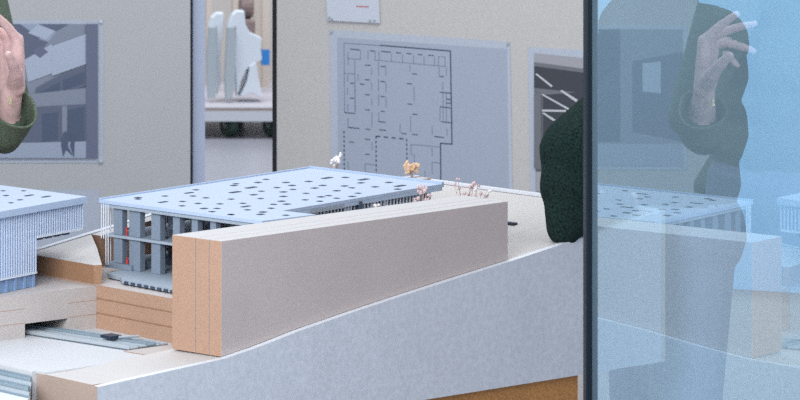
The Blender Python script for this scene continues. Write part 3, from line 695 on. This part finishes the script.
def body_caps(c, yaw, sh=1.42, hip=.92, lean=Vector((0,0,0)), foot=.13):
    """standing figure, c = point on the floor between the feet; returns capsules and shoulder points"""
    fw = Vector((math.cos(yaw), math.sin(yaw), 0)); rt = Vector((fw.y, -fw.x, 0)); up = Vector((0,0,1)); out = []
    P = lambda r, f, z: c+rt*r+fw*f+up*z+lean*max(0, (z-hip)/(sh-hip))
    T = lambda a, b, r0, r1, tg: out.append((a, b, r0, r1, tg))
    T(P(-.075,0,hip), P(.075,0,hip), .112, .112, 'leg'); T(P(-.07,0,hip+.1), P(.07,0,hip+.1), .105, .105, 'top')
    T(P(-.065,.0,hip+.2), P(.065,0,hip+.2), .105, .105, 'top'); T(P(-.085,.005,sh-.2), P(.085,.005,sh-.2), .118, .118, 'top')
    T(P(-.10,0,sh-.09), P(.10,0,sh-.09), .108, .108, 'top'); T(P(-.165,0,sh-.015), P(.165,0,sh-.015), .058, .058, 'top')
    T(P(0,-.005,sh-.02), P(0,.005,sh+.055), .068, .058, 'top'); T(P(0,0,sh+.03), P(0,.02,sh+.12), .052, .05, 'skin')
    for sgn in (-1, 1):
        T(P(sgn*.085,0,hip-.02), P(sgn*.095,.015,.49), .092, .062, 'leg'); T(P(sgn*.095,.015,.49), P(sgn*.1,-.01,.1), .062, .044, 'leg')
        T(P(sgn*.1,-.02,.045), P(sgn*.115,.15,.034), .043, .032, 'shoe')
    hc = P(0,.03,sh+.225)
    T(hc+up*.03, hc-up*.03, .088, .078, 'skin'); T(hc-fw*.03+up*.035, hc+fw*.012+up*.04, .09, .088, 'hair'); T(hc+fw*.035-up*.06, hc+fw*.05-up*.085, .05, .034, 'skin')
    T(hc+fw*.088+up*.0, hc+fw*.108-up*.028, .010, .014, 'skin'); T(hc+fw*.093-up*.058-rt*.018, hc+fw*.093-up*.058+rt*.018, .008, .008, 'nail')
    for sgn in (-1, 1):
        T(hc+rt*sgn*.086+up*.015, hc+rt*sgn*.09-up*.025, .014, .01, 'skin'); T(hc+fw*.081+rt*sgn*.032+up*.008, hc+fw*.082+rt*sgn*.034+up*.008, .0125, .0125, 'eye')
        T(hc+fw*.084+rt*sgn*.02+up*.03, hc+fw*.08+rt*sgn*.045+up*.03, .006, .006, 'hair')
    return out, P(-.19,0,sh-.03), P(.19,0,sh-.03), fw, rt
TAGS = dict(skin='skin', nail='nail', hair='hair', eye='eye', shoe='shoe', leg='trousers')

# --- person at the left: raised loose fist, other hand open (seen in the glass)
cl_ = at_y(-95, 0, 6.99); cl_.z = 0
caps, shl, shr, fw, rt = body_caps(cl_, math.radians(-8), sh=1.42)
sN, sF = sorted((shl, shr), key=lambda p: p.y)
elb = at_y(13, 116, 6.85); wr = at_y(12, 92, 6.77)
caps += [(sN, at_y(-40, -50, 6.81), .066, .076, 'top'), (at_y(-40, -50, 6.81), elb, .076, .043, 'top'), (elb, at_y(5, 128, 6.82), .042, .042, 'top')]
caps += [(at_y(5, 126, 6.82), wr, .030, .022, 'skin')]
caps += hand_caps(wr, Vector((-.10,.0,1)), Vector((.5,-.86,.05)), Vector((-.86,-.5,.0)), curl=([.75,1.15,1.7,2.15],.10,.08), spread=[.22,.05,-.10,-.25], thumb=(1.1,.5), s=1.22)
eF = sF+Vector((-.08,.03,-.29)); wF = eF+fw*.14+Vector((0,-.02,-.19))
caps += [(sF, eF, .058, .046, 'top'), (eF, wF, .044, .036, 'top'), (wF, wF+fw*.02+Vector((0,0,-.03)), .024, .022, 'skin')]
caps += hand_caps(wF+fw*.02+Vector((0,0,-.03)), fw*.3+Vector((0,0,-1)), fw, Vector((0,-1,0)), curl=(.25,.35,.25), spread=.04)
per = thing('person', 'person in dark green jacket raising an open hand behind the left model', 'person', cl_)
TA = dict(TAGS, top='jacket')
o = capsules_mesh('body', caps, .005, 6, ['skin','nail','hair','eye','shoe','trousers','jacket'], TA)
o.data.transform(Matrix.Translation(-cl_)); o.parent = per
# loose cuff around the fist's wrist
def cuff(name, p, q, r0, r1, m, parent, th=.004, n=28, sq=1.0):
    d = (q-p).normalized(); x = d.orthogonal().normalized(); y = d.cross(x); bm = bm_new(); rings = []
    prof_ = [(0,r0),(.35,r0*1.04),(.7,(r0+r1)/2),(.93,r1),(1,r1*1.03),(1,r1*1.03-th),(.9,r1-th),(.6,(r0+r1)/2-th),(.2,r0-th),(0,r0-th)]
    for f, r in prof_:
        cc = p+(q-p)*f
        rings.append([bm.verts.new(cc+(x*math.cos(6.2832*j/n)+y*math.sin(6.2832*j/n)*sq)*r*(1+.05*math.sin(3*6.2832*j/n+f*4))) for j in range(n)])
    for a, b in zip(rings, rings[1:]+rings[:1]):
        for j in range(n): bm.faces.new([a[j], a[(j+1)%n], b[(j+1)%n], b[j]])
    return obj(name, bm, m, parent, smooth=True)
cuff('sleeve_cuff', at_y(2, 136, 6.84), at_y(15, 108, 6.765), .042, .047, M['jacket'], per)
bm = bm_new(); add_box(bm, at_y(10.5, 101, 6.728), (.006, .004, .016)); obj('bracelet', bm, M['gold'], per, .001)

# --- person at the right end, elbow on the model rim
cr = tb(1.34, -.14, 0)
caps, shl, shr, fw, rt = body_caps(cr, math.radians(188), sh=1.32, lean=(tb(1.32, -.13, 0)-tb(1.34, -.14, 0)))
sA, sB = sorted((shl, shr), key=lambda p: p.y)
elb = at_y(571, 217, 6.08); mid1 = at_y(581, 153, 6.13); mid2 = at_y(636, 108, 6.2)
caps += [(sA, mid2, .070, .078, 'top'), (mid2, mid1, .080, .076, 'top'), (mid1, at_y(568, 188, 6.11), .072, .052, 'top'), (at_y(568, 188, 6.11), at_y(564, 229, 6.085), .050, .032, 'top')]
wr = at_y(620, 205, 6.27); caps += [(at_y(571, 219, 6.09), wr, .036, .030, 'top'), (wr, wr+Vector((.005,.03,0)), .024, .022, 'skin')]
caps += hand_caps(wr+Vector((.005,.03,0)), Vector((.2,1,-.02)), Vector((-1,.2,0)), Vector((0,0,-1)), curl=(.3,.4,.3), spread=.06)
eB = sB+Vector((.03,.04,-.29)); wB = eB+fw*.12+Vector((0,0,-.2))
caps += [(sB, eB, .058, .046, 'top'), (eB, wB, .044, .034, 'top'), (wB, wB+Vector((0,0,-.03)), .023,.022,'skin')]
caps += hand_caps(wB+Vector((0,0,-.03)), Vector((0,0,-1)), fw, -rt*(1 if (sB-cr).dot(rt) > 0 else -1), curl=(.25,.35,.25), spread=.04)
per = thing('person', 'person in dark knitted sweater leaning an elbow on the model rim', 'person', cr)
o = capsules_mesh('body', caps, .006, 6, ['skin','nail','hair','eye','shoe','trousers','knit_dark'], dict(TAGS, top='knit_dark'))
o.data.transform(Matrix.Translation(-cr)); o.parent = per

# ------------------------------------------------------------------ light
w = bpy.data.worlds.new('world'); S.world = w; w.use_nodes = True
bg = w.node_tree.nodes['Background']; bg.inputs[0].default_value = (.80, .89, 1, 1); bg.inputs[1].default_value = .66
def area(name, loc, target, size, power, col):
    l = bpy.data.lights.new(name, 'AREA'); l.shape = 'RECTANGLE'; l.size, l.size_y = size; l.energy = power; l.color = col
    o = bpy.data.objects.new(name, l); C.objects.link(o); o.location = loc
    o.rotation_euler = (Vector(target)-Vector(loc)).to_track_quat('-Z', 'Y').to_euler(); return o
area('front_fill', (-.4, 3.4, 2.1), (1.0, 5.8, .85), (1.5, 1.0), 62, (.92, .96, 1))  # area light added to brighten the model's front faces; no window here
area('panel_fill', (.15, 4.6, 1.8), (.95, 5.7, .80), (.8, .6), 10, (.93, .96, 1))  # low fill added to brighten the left end of the white panel
area('ceiling_light', (.8, 7.3, 3.6), (.9, 6.0, .9), (3, 1.5), 45, (.86, .93, 1))
area('wall_fill', (1.6, 7.3, 3.5), (1.6, 9.4, 1.0), (3.6, .8), 48, (1, .98, .96))  # fill added to lift the brightness of the partitions
area('hall_light', (2.5, 15.5, 4), (2.4, 16.5, 0), (4, 2), 140, (.95, .97, 1))
S.view_settings.view_transform = 'Standard'; S.view_settings.look = 'None'; S.view_settings.gamma = 1
S.view_settings.exposure = 0
try: S.view_settings.use_curve_mapping = False
except Exception: pass
S.cycles.use_denoising = False
S.cycles.max_bounces = 8; S.cycles.transparent_max_bounces = 12
